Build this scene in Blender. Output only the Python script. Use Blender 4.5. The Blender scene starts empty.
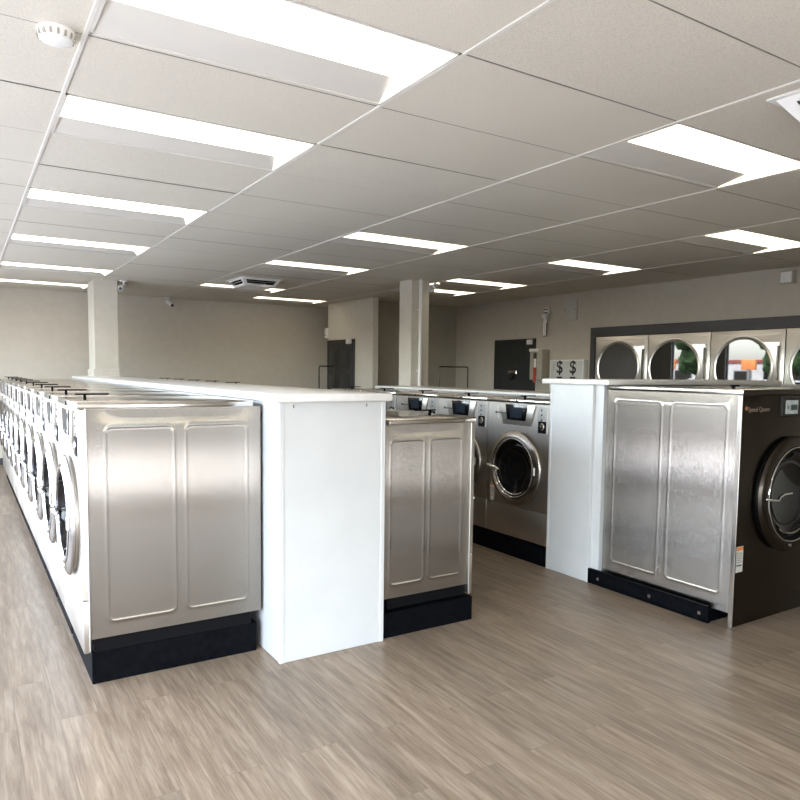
import bpy, bmesh, math, random
from mathutils import Vector, Matrix
random.seed(7)
SC = bpy.context.scene
COL = SC.collection
PI = math.pi

# ------------------------------------------------------------------ materials
def mat(name, color=(.5, .5, .5), rough=.5, metal=0., spec=.5, emit=None, estr=0., aniso=0., coat=0., ior=None):
    m = bpy.data.materials.new(name); m.use_nodes = True
    b = m.node_tree.nodes['Principled BSDF']
    b.inputs['Base Color'].default_value = (*color, 1)
    b.inputs['Roughness'].default_value = rough
    b.inputs['Metallic'].default_value = metal
    b.inputs['Specular IOR Level'].default_value = spec
    if ior: b.inputs['IOR'].default_value = ior
    if coat:
        b.inputs['Coat Weight'].default_value = coat; b.inputs['Coat Roughness'].default_value = .08
    if emit:
        b.inputs['Emission Color'].default_value = (*emit, 1); b.inputs['Emission Strength'].default_value = estr
    if aniso:
        b.inputs['Anisotropic'].default_value = aniso
        t = m.node_tree.nodes.new('ShaderNodeTangent'); t.direction_type = 'RADIAL'; t.axis = 'Z'
        m.node_tree.links.new(t.outputs[0], b.inputs['Tangent'])
    return m

def N(m, typ, **kw):
    n = m.node_tree.nodes.new(typ)
    for k, v in kw.items():
        if k.startswith('i_'): n.inputs[k[2:].replace('_', ' ')].default_value = v
        else: setattr(n, k, v)
    return n
def L(m, a, b): m.node_tree.links.new(a, b)
def BS(m): return m.node_tree.nodes['Principled BSDF']

def speckle(m, c1, c2, scale, bump=0., mapscale=(1, 1, 1), detail=4, lo=.35, hi=.65):
    tc = N(m, 'ShaderNodeTexCoord'); mp = N(m, 'ShaderNodeMapping'); mp.inputs['Scale'].default_value = mapscale
    n = N(m, 'ShaderNodeTexNoise'); n.inputs['Scale'].default_value = scale; n.inputs['Detail'].default_value = detail
    r = N(m, 'ShaderNodeValToRGB')
    r.color_ramp.elements[0].color = (*c1, 1); r.color_ramp.elements[1].color = (*c2, 1)
    r.color_ramp.elements[0].position = lo; r.color_ramp.elements[1].position = hi
    L(m, tc.outputs['Object'], mp.inputs[0]); L(m, mp.outputs[0], n.inputs[0]); L(m, n.outputs[0], r.inputs[0])
    L(m, r.outputs[0], BS(m).inputs['Base Color'])
    if bump:
        b = N(m, 'ShaderNodeBump'); b.inputs['Strength'].default_value = bump; b.inputs['Distance'].default_value = .003
        L(m, n.outputs[0], b.inputs['Height']); L(m, b.outputs[0], BS(m).inputs['Normal'])
    return m

def brushed(m, base, r0, r1, mapscale):
    """fine grain drawn along one direction: varies roughness and tone a little"""
    tc = N(m, 'ShaderNodeTexCoord'); mp = N(m, 'ShaderNodeMapping'); mp.inputs['Scale'].default_value = mapscale
    n = N(m, 'ShaderNodeTexNoise'); n.inputs['Scale'].default_value = 3; n.inputs['Detail'].default_value = 3
    L(m, tc.outputs['Object'], mp.inputs[0]); L(m, mp.outputs[0], n.inputs[0])
    mr = N(m, 'ShaderNodeMapRange'); mr.inputs['To Min'].default_value = r0; mr.inputs['To Max'].default_value = r1
    L(m, n.outputs[0], mr.inputs[0]); L(m, mr.outputs[0], BS(m).inputs['Roughness'])
    r = N(m, 'ShaderNodeValToRGB')
    r.color_ramp.elements[0].color = (*[c * .97 for c in base], 1); r.color_ramp.elements[1].color = (*base, 1)
    L(m, n.outputs[0], r.inputs[0]); L(m, r.outputs[0], BS(m).inputs['Base Color'])
    return m

def grain(m, k, scale):
    g = N(m, 'ShaderNodeNewGeometry'); tc = N(m, 'ShaderNodeTexCoord'); mp = N(m, 'ShaderNodeMapping'); mp.inputs['Scale'].default_value = (scale, scale, 90)
    n = N(m, 'ShaderNodeTexNoise'); n.inputs['Scale'].default_value = 1; n.inputs['Detail'].default_value = 1
    L(m, tc.outputs['Object'], mp.inputs[0]); L(m, mp.outputs[0], n.inputs[0])
    a = N(m, 'ShaderNodeMath', operation='SUBTRACT'); a.inputs[1].default_value = .5; L(m, n.outputs[0], a.inputs[0])
    c = N(m, 'ShaderNodeMath', operation='MULTIPLY'); c.inputs[1].default_value = k; L(m, a.outputs[0], c.inputs[0])
    x = N(m, 'ShaderNodeVectorMath', operation='CROSS_PRODUCT'); x.inputs[1].default_value = (0, 0, 1); L(m, g.outputs['Normal'], x.inputs[0])
    sc = N(m, 'ShaderNodeVectorMath', operation='SCALE'); L(m, x.outputs[0], sc.inputs[0]); L(m, c.outputs[0], sc.inputs['Scale'])
    ad = N(m, 'ShaderNodeVectorMath', operation='ADD'); L(m, g.outputs['Normal'], ad.inputs[0]); L(m, sc.outputs[0], ad.inputs[1])
    no = N(m, 'ShaderNodeVectorMath', operation='NORMALIZE'); L(m, ad.outputs[0], no.inputs[0]); L(m, no.outputs[0], BS(m).inputs['Normal'])
    return m
M = {}
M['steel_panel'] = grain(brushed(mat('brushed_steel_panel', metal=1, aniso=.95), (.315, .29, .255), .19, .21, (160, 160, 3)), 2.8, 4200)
M['steel_side'] = grain(brushed(mat('brushed_panel_lightened', metal=1, aniso=.95), (.53, .495, .445), .19, .21, (160, 160, 3)), 2.8, 4200)  # lighter copy of the panel steel, brighter reflection put into the colour
M['steel'] = brushed(mat('brushed_steel', metal=1, aniso=.3), (.60, .565, .515), .34, .38, (160, 160, 4))
M['steel_lid'] = brushed(mat('steel_lid', metal=1), (.66, .64, .61), .13, .19, (2, 60, 2))
M['steel_bright'] = brushed(mat('bright_steel', metal=1), (.74, .72, .69), .17, .24, (40, 40, 2))
M['steel_dark'] = brushed(mat('steel_front_darkened', metal=1, aniso=.5), (.085, .073, .062), .25, .28, (160, 160, 4))  # stainless front, with the dark room it mirrors put into the colour
M['steel_dryer'] = grain(brushed(mat('satin_dryer_steel', metal=1, aniso=.6), (.80, .77, .72), .30, .34, (90, 90, 3)), 1.6, 2600)
M['door_steel'] = brushed(mat('door_ring_steel', metal=1), (.36, .335, .30), .24, .28, (60, 60, 60))
M['dryer_ring'] = mat('polished_ring', (.92, .90, .86), .32, 1)
M['chrome'] = mat('chrome', (.82, .82, .82), .07, 1)
M['rim_dark'] = mat('dark_rim', (.16, .15, .14), .25, .9)
M['glass'] = mat('dark_door_glass', (.006, .006, .007), .04, 0, .5, ior=1.55)
M['dryer_glass'] = mat('dryer_glass', (.008, .009, .01), .015, 0, .5, ior=1.75)
M['black'] = speckle(mat('black_plinth', rough=.55, spec=.03), (.0025, .003, .004), (.005, .0055, .007), 30)
M['rubber'] = mat('black_rubber', (.005, .005, .006), .6, spec=.08)
M['white'] = speckle(mat('white_laminate', rough=.3), (.62, .63, .625), (.65, .66, .655), 6)
M['worktop'] = speckle(mat('white_worktop', rough=.22), (.80, .79, .76), (.84, .83, .80), 30)
M['white_plastic'] = speckle(mat('white_plastic', rough=.4), (.84, .83, .80), (.88, .87, .84), 20)
M['beige_plastic'] = speckle(mat('beige_plastic', rough=.45), (.40, .37, .30), (.44, .41, .34), 20)
M['screen_black'] = mat('screen_surround', (.004, .004, .005), .12)
M['screen'] = mat('screen_glass', (.012, .018, .026), .12, emit=(.10, .14, .20), estr=.035)
M['lcd'] = speckle(mat('lcd_display', rough=.25, emit=(.5, .56, .55), estr=.16), (.32, .36, .36), (.5, .55, .54), 60)
M['lcd_dark'] = mat('lcd_digits', (.05, .09, .08), .4)
M['keypad'] = speckle(mat('keypad', rough=.3, metal=.6), (.42, .41, .39), (.48, .47, .45), 60)
M['label'] = speckle(mat('sticker_paper', rough=.5), (.62, .60, .55), (.72, .70, .65), 160)
M['emblem'] = mat('copper_emblem', (.42, .20, .10), .4, .3)
M['badge'] = mat('bronze_badge', (.34, .25, .20), .4, .3)
M['label_ink'] = mat('sticker_ink', (.05, .045, .04), .6)
M['label_orange'] = mat('sticker_orange', (.72, .25, .06), .5)
M['red'] = speckle(mat('red_tag', rough=.5), (.45, .06, .04), (.55, .09, .06), 40)
M['ink'] = mat('black_print', (.008, .008, .009), .5)
M['wall'] = speckle(mat('wall_paint', rough=.7), (.66, .615, .53), (.69, .645, .56), 9, .05)  # lifted tone stands in for window light on the back wall
M['wall_right'] = speckle(mat('wall_paint_shaded', rough=.7), (.50, .46, .395), (.53, .488, .42), 9, .05)  # same wall paint, the right side's shade put into the colour
M['wall_dark'] = speckle(mat('alcove_wall', rough=.7), (.40, .38, .32), (.43, .405, .345), 9, .05)  # wall colour in a darker tone
M['column'] = speckle(mat('column_paint', rough=.6), (.62, .585, .51), (.65, .615, .54), 9, .05)
M['trim_dark'] = speckle(mat('charcoal_trim', rough=.5), (.05, .05, .052), (.06, .06, .062), 12)
M['door_dark'] = speckle(mat('charcoal_door', rough=.4), (.022, .024, .025), (.03, .032, .033), 12)
M['lens'] = mat('light_lens', (.9, .88, .82), .5, emit=(1.0, .87, .68), estr=2.5)
M['reflector'] = speckle(mat('light_reflector', rough=.45), (.70, .67, .61), (.73, .70, .64), 4)
M['tbar'] = speckle(mat('ceiling_bar', rough=.5), (.70, .67, .61), (.74, .71, .65), 10)
M['seam'] = mat('tile_seam', (.22, .205, .18), .8)
M['frame_alu'] = mat('window_aluminium', (.10, .10, .105), .4, .7)
M['orange'] = speckle(mat('orange_sign', rough=.5), (.85, .28, .08), (.92, .34, .10), 3)
M['pole'] = mat('grey_pole', (.3, .3, .3), .5, .6)
M['facade'] = speckle(mat('shop_facade', rough=.8), (.62, .62, .62), (.74, .74, .74), 1.5)
M['roof_red'] = speckle(mat('red_awning', rough=.8), (.32, .08, .06), (.42, .11, .08), 2)
M['leaf'] = speckle(mat('foliage', rough=.8), (.018, .05, .014), (.07, .14, .04), 3, .6)
M['bark'] = speckle(mat('bark', rough=.9), (.06, .04, .025), (.10, .07, .045), 12)
M['asphalt'] = speckle(mat('asphalt', rough=.9), (.035, .035, .037), (.055, .055, .057), 8)
M['paving'] = speckle(mat('concrete_paving', rough=.9), (.45, .45, .455), (.515, .515, .52), 5)
M['car_paint'] = mat('silver_car_paint', (.50, .53, .57), .25, .5, coat=1)
M['car_white'] = mat('white_car_paint', (.75, .75, .75), .25, coat=1)
M['tyre'] = mat('tyre', (.015, .015, .015), .8)

# ceiling tiles: fine mineral-fibre speckle with a slight tone change from tile to tile
m = M['tile'] = mat('ceiling_tile', rough=.85)
tc = N(m, 'ShaderNodeTexCoord')
n1 = N(m, 'ShaderNodeTexNoise'); n1.inputs['Scale'].default_value = 210; n1.inputs['Detail'].default_value = 3
r1 = N(m, 'ShaderNodeValToRGB'); r1.color_ramp.elements[0].position = .36; r1.color_ramp.elements[1].position = .52
r1.color_ramp.elements[0].color = (.60, .56, .49, 1); r1.color_ramp.elements[1].color = (.745, .695, .595, 1)
n2 = N(m, 'ShaderNodeTexNoise'); n2.inputs['Scale'].default_value = .9
mx = N(m, 'ShaderNodeMixRGB', blend_type='MULTIPLY'); mx.inputs[0].default_value = .12
L(m, tc.outputs['Object'], n1.inputs[0]); L(m, n1.outputs[0], r1.inputs[0]); L(m, tc.outputs['Object'], n2.inputs[0])
L(m, r1.outputs[0], mx.inputs[1]); L(m, n2.outputs[0], mx.inputs[2]); L(m, mx.outputs[0], BS(m).inputs['Base Color'])
bp = N(m, 'ShaderNodeBump'); bp.inputs['Strength'].default_value = .25; bp.inputs['Distance'].default_value = .003
L(m, n1.outputs[0], bp.inputs['Height']); L(m, bp.outputs[0], BS(m).inputs['Normal'])

# vinyl plank floor: planks run along y
m = M['floor'] = mat('vinyl_planks', rough=.38)
tc = N(m, 'ShaderNodeTexCoord')
sx = N(m, 'ShaderNodeSeparateXYZ'); cx = N(m, 'ShaderNodeCombineXYZ')
L(m, tc.outputs['Object'], sx.inputs[0]); L(m, sx.outputs['Y'], cx.inputs['X']); L(m, sx.outputs['X'], cx.inputs['Y'])
br = N(m, 'ShaderNodeTexBrick'); br.offset = .37; br.offset_frequency = 2
br.inputs['Scale'].default_value = 1; br.inputs['Brick Width'].default_value = 1.22; br.inputs['Row Height'].default_value = .155
br.inputs['Mortar Size'].default_value = .0012; br.inputs['Mortar Smooth'].default_value = .1; br.inputs['Bias'].default_value = 0
br.inputs['Color1'].default_value = (0, 0, 0, 1); br.inputs['Color2'].default_value = (1, 1, 1, 1); br.inputs['Mortar'].default_value = (.3, .3, .3, 1)
L(m, cx.outputs[0], br.inputs['Vector'])
# shift the grain from plank to plank so that it breaks at the joints
off = N(m, 'ShaderNodeVectorMath', operation='MULTIPLY'); off.inputs[1].default_value = (13.7, 5.3, 0)
L(m, br.outputs['Color'], off.inputs[0])
add = N(m, 'ShaderNodeVectorMath', operation='ADD'); L(m, cx.outputs[0], add.inputs[0]); L(m, off.outputs[0], add.inputs[1])
mp = N(m, 'ShaderNodeMapping'); mp.inputs['Scale'].default_value = (1.5, 20, 1); L(m, add.outputs[0], mp.inputs[0])
g1 = N(m, 'ShaderNodeTexNoise'); g1.inputs['Scale'].default_value = 1.5; g1.inputs['Detail'].default_value = 7; g1.inputs['Roughness'].default_value = .62; g1.inputs['Distortion'].default_value = .5
L(m, mp.outputs[0], g1.inputs[0])
mp2 = N(m, 'ShaderNodeMapping'); mp2.inputs['Scale'].default_value = (3.5, 95, 1); L(m, add.outputs[0], mp2.inputs[0])
g2 = N(m, 'ShaderNodeTexNoise'); g2.inputs['Scale'].default_value = 1.5; g2.inputs['Detail'].default_value = 4
L(m, mp2.outputs[0], g2.inputs[0])
ramp = N(m, 'ShaderNodeValToRGB'); e = ramp.color_ramp.elements
e[0].position = .26; e[0].color = (.125, .088, .058, 1); e[1].position = .77; e[1].color = (.455, .372, .275, 1)
k = ramp.color_ramp.elements.new(.50); k.color = (.270, .203, .141, 1)
mm = N(m, 'ShaderNodeMath', operation='MULTIPLY_ADD'); mm.inputs[1].default_value = .26; L(m, g2.outputs[0], mm.inputs[0])
ms = N(m, 'ShaderNodeMath', operation='MULTIPLY'); ms.inputs[1].default_value = .76; L(m, g1.outputs[0], ms.inputs[0]); L(m, ms.outputs[0], mm.inputs[2])
L(m, mm.outputs[0], ramp.inputs[0])
pl = N(m, 'ShaderNodeValToRGB'); pl.color_ramp.elements[0].color = (.85, .85, .85, 1); pl.color_ramp.elements[1].color = (1.10, 1.08, 1.06, 1)
L(m, br.outputs['Color'], pl.inputs[0])
mu = N(m, 'ShaderNodeMixRGB', blend_type='MULTIPLY'); mu.inputs[0].default_value = 1
mp3 = N(m, 'ShaderNodeMapping'); mp3.inputs['Scale'].default_value = (4.5, 42, 1); L(m, add.outputs[0], mp3.inputs[0])
g3 = N(m, 'ShaderNodeTexNoise'); g3.inputs['Scale'].default_value = 1; g3.inputs['Detail'].default_value = 5; g3.inputs['Roughness'].default_value = .7; L(m, mp3.outputs[0], g3.inputs[0])
fl = N(m, 'ShaderNodeValToRGB'); fl.color_ramp.elements[0].position = .34; fl.color_ramp.elements[1].position = .52
fl.color_ramp.elements[0].color = (.62, .59, .56, 1); fl.color_ramp.elements[1].color = (1, 1, 1, 1); L(m, g3.outputs[0], fl.inputs[0])
mk = N(m, 'ShaderNodeMixRGB', blend_type='MULTIPLY'); mk.inputs[0].default_value = .55; L(m, ramp.outputs[0], mk.inputs[1]); L(m, fl.outputs[0], mk.inputs[2])
L(m, mk.outputs[0], mu.inputs[1]); L(m, pl.outputs[0], mu.inputs[2])
mo = N(m, 'ShaderNodeMixRGB', blend_type='MIX'); mo.inputs[2].default_value = (.08, .06, .045, 1)
mf = N(m, 'ShaderNodeMath', operation='MULTIPLY'); mf.inputs[1].default_value = .3; L(m, br.outputs['Fac'], mf.inputs[0]); L(m, mf.outputs[0], mo.inputs[0])
L(m, mu.outputs[0], mo.inputs[1]); L(m, mo.outputs[0], BS(m).inputs['Base Color'])
bp = N(m, 'ShaderNodeBump'); bp.inputs['Strength'].default_value = .12; bp.inputs['Distance'].default_value = .002
L(m, mm.outputs[0], bp.inputs['Height']); L(m, bp.outputs[0], BS(m).inputs['Normal'])
rr = N(m, 'ShaderNodeMapRange'); rr.inputs['To Min'].default_value = .30; rr.inputs['To Max'].default_value = .48
L(m, g1.outputs[0], rr.inputs[0]); L(m, rr.outputs[0], BS(m).inputs['Roughness'])

# ------------------------------------------------------------------ mesh builder
class B:
    def __init__(s): s.bm = bmesh.new()
    def box(s, x0, x1, y0, y1, z0, z1, bev=0., seg=2):
        vs = [s.bm.verts.new(p) for p in ((x0,y0,z0),(x1,y0,z0),(x1,y1,z0),(x0,y1,z0),(x0,y0,z1),(x1,y0,z1),(x1,y1,z1),(x0,y1,z1))]
        fs = [s.bm.faces.new([vs[i] for i in f]) for f in ((0,3,2,1),(4,5,6,7),(0,1,5,4),(1,2,6,5),(2,3,7,6),(3,0,4,7))]
        if bev:
            es = list({e for f in fs for e in f.edges})
            bmesh.ops.bevel(s.bm, geom=es, offset=bev, segments=seg, profile=.5, affect='EDGES')
        return s
    def prism(s, pts, axis, a, b, bev=0.):
        """pts: 2-D outline; axis: extrusion axis 0/1/2 from a to b"""
        def P(u, v, w):
            return {0: (w, u, v), 1: (u, w, v), 2: (u, v, w)}[axis]
        v0 = [s.bm.verts.new(P(u, v, a)) for u, v in pts]; v1 = [s.bm.verts.new(P(u, v, b)) for u, v in pts]
        n = len(pts)
        fs = [s.bm.faces.new(v0[::-1]), s.bm.faces.new(v1)]
        for i in range(n):
            fs.append(s.bm.faces.new((v0[i], v0[(i+1) % n], v1[(i+1) % n], v1[i])))
        if bev:
            es = list({e for f in fs[:2] for e in f.edges})
            bmesh.ops.bevel(s.bm, geom=es, offset=bev, segments=2, profile=.5, affect='EDGES')
        return s
    def lathe(s, prof, c, axis='x', seg=48, sgn=1):
        """prof: (radius, offset along axis); c: centre"""
        rings = []
        for r, o in prof:
            ring = []
            if r < 1e-6:
                d = {'x': (o*sgn,0,0), 'y': (0,o*sgn,0), 'z': (0,0,o*sgn)}[axis]
                ring = [s.bm.verts.new((c[0]+d[0], c[1]+d[1], c[2]+d[2]))]
            else:
                for i in range(seg):
                    t = 2*PI*i/seg; u, v = r*math.cos(t), r*math.sin(t)
                    d = {'x': (o*sgn,u,v), 'y': (u,o*sgn,v), 'z': (u,v,o*sgn)}[axis]
                    ring.append(s.bm.verts.new((c[0]+d[0], c[1]+d[1], c[2]+d[2])))
            rings.append(ring)
        for a, b in zip(rings, rings[1:]):
            for i in range(seg):
                j = (i+1) % seg
                q = []
                for w in (a[i if len(a) > 1 else 0], a[j if len(a) > 1 else 0], b[j if len(b) > 1 else 0], b[i if len(b) > 1 else 0]):
                    if w not in q: q.append(w)
                if len(q) > 2: s.bm.faces.new(q)
        return s
    def cyl(s, c, r, h, axis='z', seg=24):
        return s.lathe([(0,0),(r,0),(r,h),(0,h)], c, axis, seg)
    def tube(s, pts, r, seg=10, closed=False):
        pts = [Vector(p) for p in pts]; rings = []
        n = len(pts); up = Vector((0.13, .31, .94)).normalized()
        for i, p in enumerate(pts):
            a = pts[(i-1) % n] if (closed or i > 0) else p
            b = pts[(i+1) % n] if (closed or i < n-1) else p
            t = (b - a).normalized()
            u = t.cross(up)
            if u.length < .05: u = t.cross(Vector((1, 0, 0)))
            u.normalize(); v = t.cross(u)
            rings.append([s.bm.verts.new(p + r*(math.cos(2*PI*k/seg)*u + math.sin(2*PI*k/seg)*v)) for k in range(seg)])
        m_ = n if closed else n-1
        for i in range(m_):
            a, b = rings[i], rings[(i+1) % n]
            for k in range(seg): s.bm.faces.new((a[k], a[(k+1) % seg], b[(k+1) % seg], b[k]))
        if not closed:
            s.bm.faces.new(rings[0][::-1]); s.bm.faces.new(rings[-1])
        return s
    def holed(s, xa, xb, y0, y1, z0, z1, yc, zc, rad):
        """flat plate in the y-z plane with a round opening"""
        an = sorted([2*PI*i/64 for i in range(64)] + [math.atan2(z-zc, y-yc) % (2*PI) for y in (y0, y1) for z in (z0, z1)])
        loops = []
        for x in (xa, xb):
            inn, out = [], []
            for a in an:
                c, n = math.cos(a), math.sin(a); t = 1e9
                if abs(c) > 1e-9: t = min(t, ((y1 if c > 0 else y0)-yc)/c)
                if abs(n) > 1e-9: t = min(t, ((z1 if n > 0 else z0)-zc)/n)
                inn.append(s.bm.verts.new((x, yc+rad*c, zc+rad*n))); out.append(s.bm.verts.new((x, yc+t*c, zc+t*n)))
            loops.append((inn, out))
        n = len(an)
        for i in range(n):
            j = (i+1) % n
            for inn, out in loops: s.bm.faces.new((inn[i], inn[j], out[j], out[i]))
            for k in (0, 1): s.bm.faces.new((loops[0][k][i], loops[0][k][j], loops[1][k][j], loops[1][k][i]))
        return s
    def quad(s, *p):
        s.bm.faces.new([s.bm.verts.new(q) for q in p]); return s
    def sheet(s, nu, nv, fn):
        g = [[s.bm.verts.new(fn(i/nu, j/nv)) for j in range(nv+1)] for i in range(nu+1)]
        for i in range(nu):
            for j in range(nv): s.bm.faces.new((g[i][j], g[i+1][j], g[i+1][j+1], g[i][j+1]))
        return s
    def xf(s, mtx):
        s.bm.transform(mtx); return s
    def out(s, name, material, parent=None, loc=None, smooth=True, ang=35):
        bmesh.ops.recalc_face_normals(s.bm, faces=s.bm.faces)
        me = bpy.data.meshes.new(name); s.bm.to_mesh(me); s.bm.free()
        me.materials.append(material if not isinstance(material, str) else M[material])
        if smooth:
            for p in me.polygons: p.use_smooth = True
            me.set_sharp_from_angle(angle=math.radians(ang))
        o = bpy.data.objects.new(name, me); COL.objects.link(o)
        if parent is not None: o.parent = parent
        if loc is not None: o.location = loc
        return o

def tag(o, label=None, cat=None, group=None, kind=None):
    if label: o['label'] = label
    if cat: o['category'] = cat
    if group: o['group'] = group
    if kind: o['kind'] = kind
    return o
def empty(name, loc=(0, 0, 0), rz=0.):
    o = bpy.data.objects.new(name, None); COL.objects.link(o); o.location = loc; o.rotation_euler = (0, 0, rz)
    o.empty_display_size = .1
    return o
def struct(o): o['kind'] = 'structure'; return o
def copy_tree(o, parent=None):
    c = o.copy(); COL.objects.link(c)
    if parent is not None: c.parent = parent
    for ch in [q for q in o.children]: copy_tree(ch, c)
    return c
def text_mesh(name, body, size, material, parent, mtx, extrude=.0006, shear=0., offset=0.):
    cu = bpy.data.curves.new(name + '_curve', 'FONT'); cu.body = body; cu.size = size; cu.extrude = extrude
    cu.align_x = 'CENTER'; cu.align_y = 'CENTER'; cu.shear = shear; cu.offset = offset; cu.resolution_u = 4
    tmp = bpy.data.objects.new(name + '_tmp', cu); COL.objects.link(tmp)
    dg = bpy.context.evaluated_depsgraph_get(); dg.update()
    me = bpy.data.meshes.new_from_object(tmp.evaluated_get(dg))
    bpy.data.objects.remove(tmp); bpy.data.curves.remove(cu)
    me.transform(mtx); me.name = name; me.materials.clear(); me.materials.append(M[material])
    o = bpy.data.objects.new(name, me); COL.objects.link(o); o.parent = parent
    return o
# text reading along -y on a face that looks towards -x / along +x on a face that looks towards -y
def face_mx(x, y, z): return Matrix.Translation((x, y, z)) @ Matrix(((0,0,-1,0),(-1,0,0,0),(0,1,0,0),(0,0,0,1)))
def face_my(x, y, z): return Matrix.Translation((x, y, z)) @ Matrix(((1,0,0,0),(0,0,-1,0),(0,1,0,0),(0,0,0,1)))

# ------------------------------------------------------------------ camera (levelled room frame: y runs along the rows, x across)
yaw, pitch, roll = .564457, .0754749, .0121658
cyw, syw, cp, sp, cr, sr = math.cos(yaw), math.sin(yaw), math.cos(pitch), math.sin(pitch), math.cos(roll), math.sin(roll)
fw = Vector((syw, cyw, 0)); rt = Vector((cyw, -syw, 0)); up = Vector((0, 0, 1))
f2 = cp*fw - sp*up; u2 = sp*fw + cp*up
r3 = cr*rt + sr*u2; u3 = -sr*rt + cr*u2
cam = bpy.data.cameras.new('camera'); co = bpy.data.objects.new('camera', cam); COL.objects.link(co)
co.matrix_world = Matrix(((r3.x, u3.x, -f2.x, 0), (r3.y, u3.y, -f2.y, 0), (r3.z, u3.z, -f2.z, 1.5), (0, 0, 0, 1)))
cam.sensor_width = 36; cam.sensor_fit = 'HORIZONTAL'; cam.lens = 36*699.53/800
cam.shift_x = -(404.012-400)/800; cam.shift_y = (424.326-400)/800
cam.clip_start = .05; cam.clip_end = 200
SC.camera = co

# ------------------------------------------------------------------ room shell
XL, XR, YF, YB, H = -1.2, 7.77, -.95, 12.3, 2.7
GX = [-3.30, -2.06, -.82, .417, 1.645, 2.92, 4.15, 5.42, 6.64, 7.88, 9.1]         # main bars of the ceiling grid
GY = [1.57 + .638*k for k in range(-8, 18)]
lights = [(3, 2.208), (3, 3.484), (3, 5.398), (3, 7.312), (3, 9.300), (3, 11.14),
          (5, 2.208), (5, 5.398), (5, 7.312), (5, 9.864),
          (6, 11.06), (7, 3.484), (7, 5.398), (7, 7.31), (7, 8.44)]
cells = {}
b = B(); b.box(XL-.2, XR+.2, YF-.2, YB+.2, -.1, 0); struct(b.out('floor', 'floor', smooth=False))
# ceiling: tile faces with open cells where the lights sit
LC = []
for gi, y0 in lights:
    LC.append((GX[gi]+.008, GX[gi+1]-.008, y0, y0+.61))
bm_t = B()
seam = .004
for i in range(len(GX)-1):
    x0, x1 = max(GX[i], XL), min(GX[i+1], XR)
    if x1 <= x0: continue
    ys = sorted(set([max(YF, min(YB, g)) for g in GY] + [YF, YB]))
    segs = list(zip(ys, ys[1:]))
    for (a, c) in segs:
        if c - a < .01: continue
        # cut the segment by light openings of this column
        parts = [(a, c)]
        for (lx0, lx1, ly0, ly1) in LC:
            if abs(lx0 - .008 - GX[i]) > .01: continue
            nxt = []
            for (p, q) in parts:
                if ly1 <= p or ly0 >= q: nxt.append((p, q)); continue
                if ly0 - p > .012: nxt.append((p, ly0))
                if q - ly1 > .012: nxt.append((ly1, q))
            parts = nxt
        for (p, q) in parts:
            dz = random.uniform(-.0015, .0015)
            bm_t.quad((x0+.004, p+seam, H+dz), (x1-.004, p+seam, H+dz), (x1-.004, q-seam, H+dz), (x0+.004, q-seam, H+dz))
struct(bm_t.out('ceiling', 'tile', smooth=False))
b = B(); b.box(XL-.2, XR+.2, YF-.2, YB+.2, H+.09, H+.2); struct(b.out('ceiling_deck', 'seam', smooth=False))
b = B()
for (a, c) in [(GY[i], GY[i+1]) for i in range(len(GY)-1)]: pass
# backing strips behind the tile seams
for i in range(len(GX)-1):
    x0, x1 = max(GX[i], XL), min(GX[i+1], XR)
    for g in GY:
        if x1 > x0 and YF < g < YB and not any(abs(l[0]-.008-GX[i]) < .01 and l[2]-.012 < g < l[3]+.012 for l in LC):
            b.box(x0, x1, g-.009, g+.009, H+.003, H+.006)
struct(b.out('trim_1', 'seam', smooth=False))
b = B()
for gx in GX:
    if XL < gx < XR: b.box(gx-.009, gx+.009, YF, YB, H-.005, H+.02, .002, 1)
struct(b.out('trim_2', 'tbar'))

def wall(name, bld, m='wall'): return struct(bld.out(name, m, smooth=False))
b = B(); b.box(5.71, XR, YB-.0, YB+.15, 0, H+.1); b.box(XL-.15, 5.71, YB, YB+.15, 0, H+.1); wall('wall_back', b)
b = B(); b.box(XR, XR+.15, YF-.15, YB+.15, 0, H+.1); wall('wall_right', b, 'wall_right')
b = B(); b.box(5.71, 5.81, 10.0, 11.66, 0, H); wall('wall_partition', b, 'column')
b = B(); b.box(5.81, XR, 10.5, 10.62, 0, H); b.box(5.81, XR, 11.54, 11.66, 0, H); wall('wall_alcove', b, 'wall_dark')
# front wall behind the camera: glazed on the left half, solid on the right
FG0, FG1 = .3, 2.3
b = B(); b.box(XL-.15, FG0, YF-.15, YF, 0, H+.1); b.box(FG1, XR+.15, YF-.15, YF, 0, H+.1)
b.box(FG0, FG1, YF-.15, YF, 0, .05); b.box(FG0, FG1, YF-.15, YF, 1.45, H+.1); wall('wall_front', b)
LG0, LG1, SILL, HEAD = -.85, 10.8, .05, 2.45
b = B(); b.box(XL-.15, XL, YF-.15, LG0, 0, H+.1); b.box(XL-.15, XL, LG1, YB+.15, 0, H+.1)
b.box(XL-.15, XL, LG0, LG1, 0, SILL); b.box(XL-.15, XL, LG0, LG1, HEAD, H+.1); wall('wall_left', b)
b = B()
for yy in [LG0 + (LG1-LG0)*i/6 for i in range(7)]:
    b.box(XL-.10, XL-.05, yy-.025, yy+.025, SILL, HEAD)
b.box(XL-.10, XL-.05, LG0, LG1, SILL, SILL+.05); b.box(XL-.10, XL-.05, LG0, LG1, HEAD-.05, HEAD)
struct(b.out('window_1', 'frame_alu', smooth=False))
b = B()
for xx in [FG0 + (FG1-FG0)*i/3 for i in range(4)]:
    b.box(xx-.025, xx+.025, YF-.10, YF-.05, .05, 1.45)
b.box(FG0, FG1, YF-.10, YF-.05, .05, .10); b.box(FG0, FG1, YF-.10, YF-.05, 1.40, 1.45)
struct(b.out('window_2', 'frame_alu', smooth=False))
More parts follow.
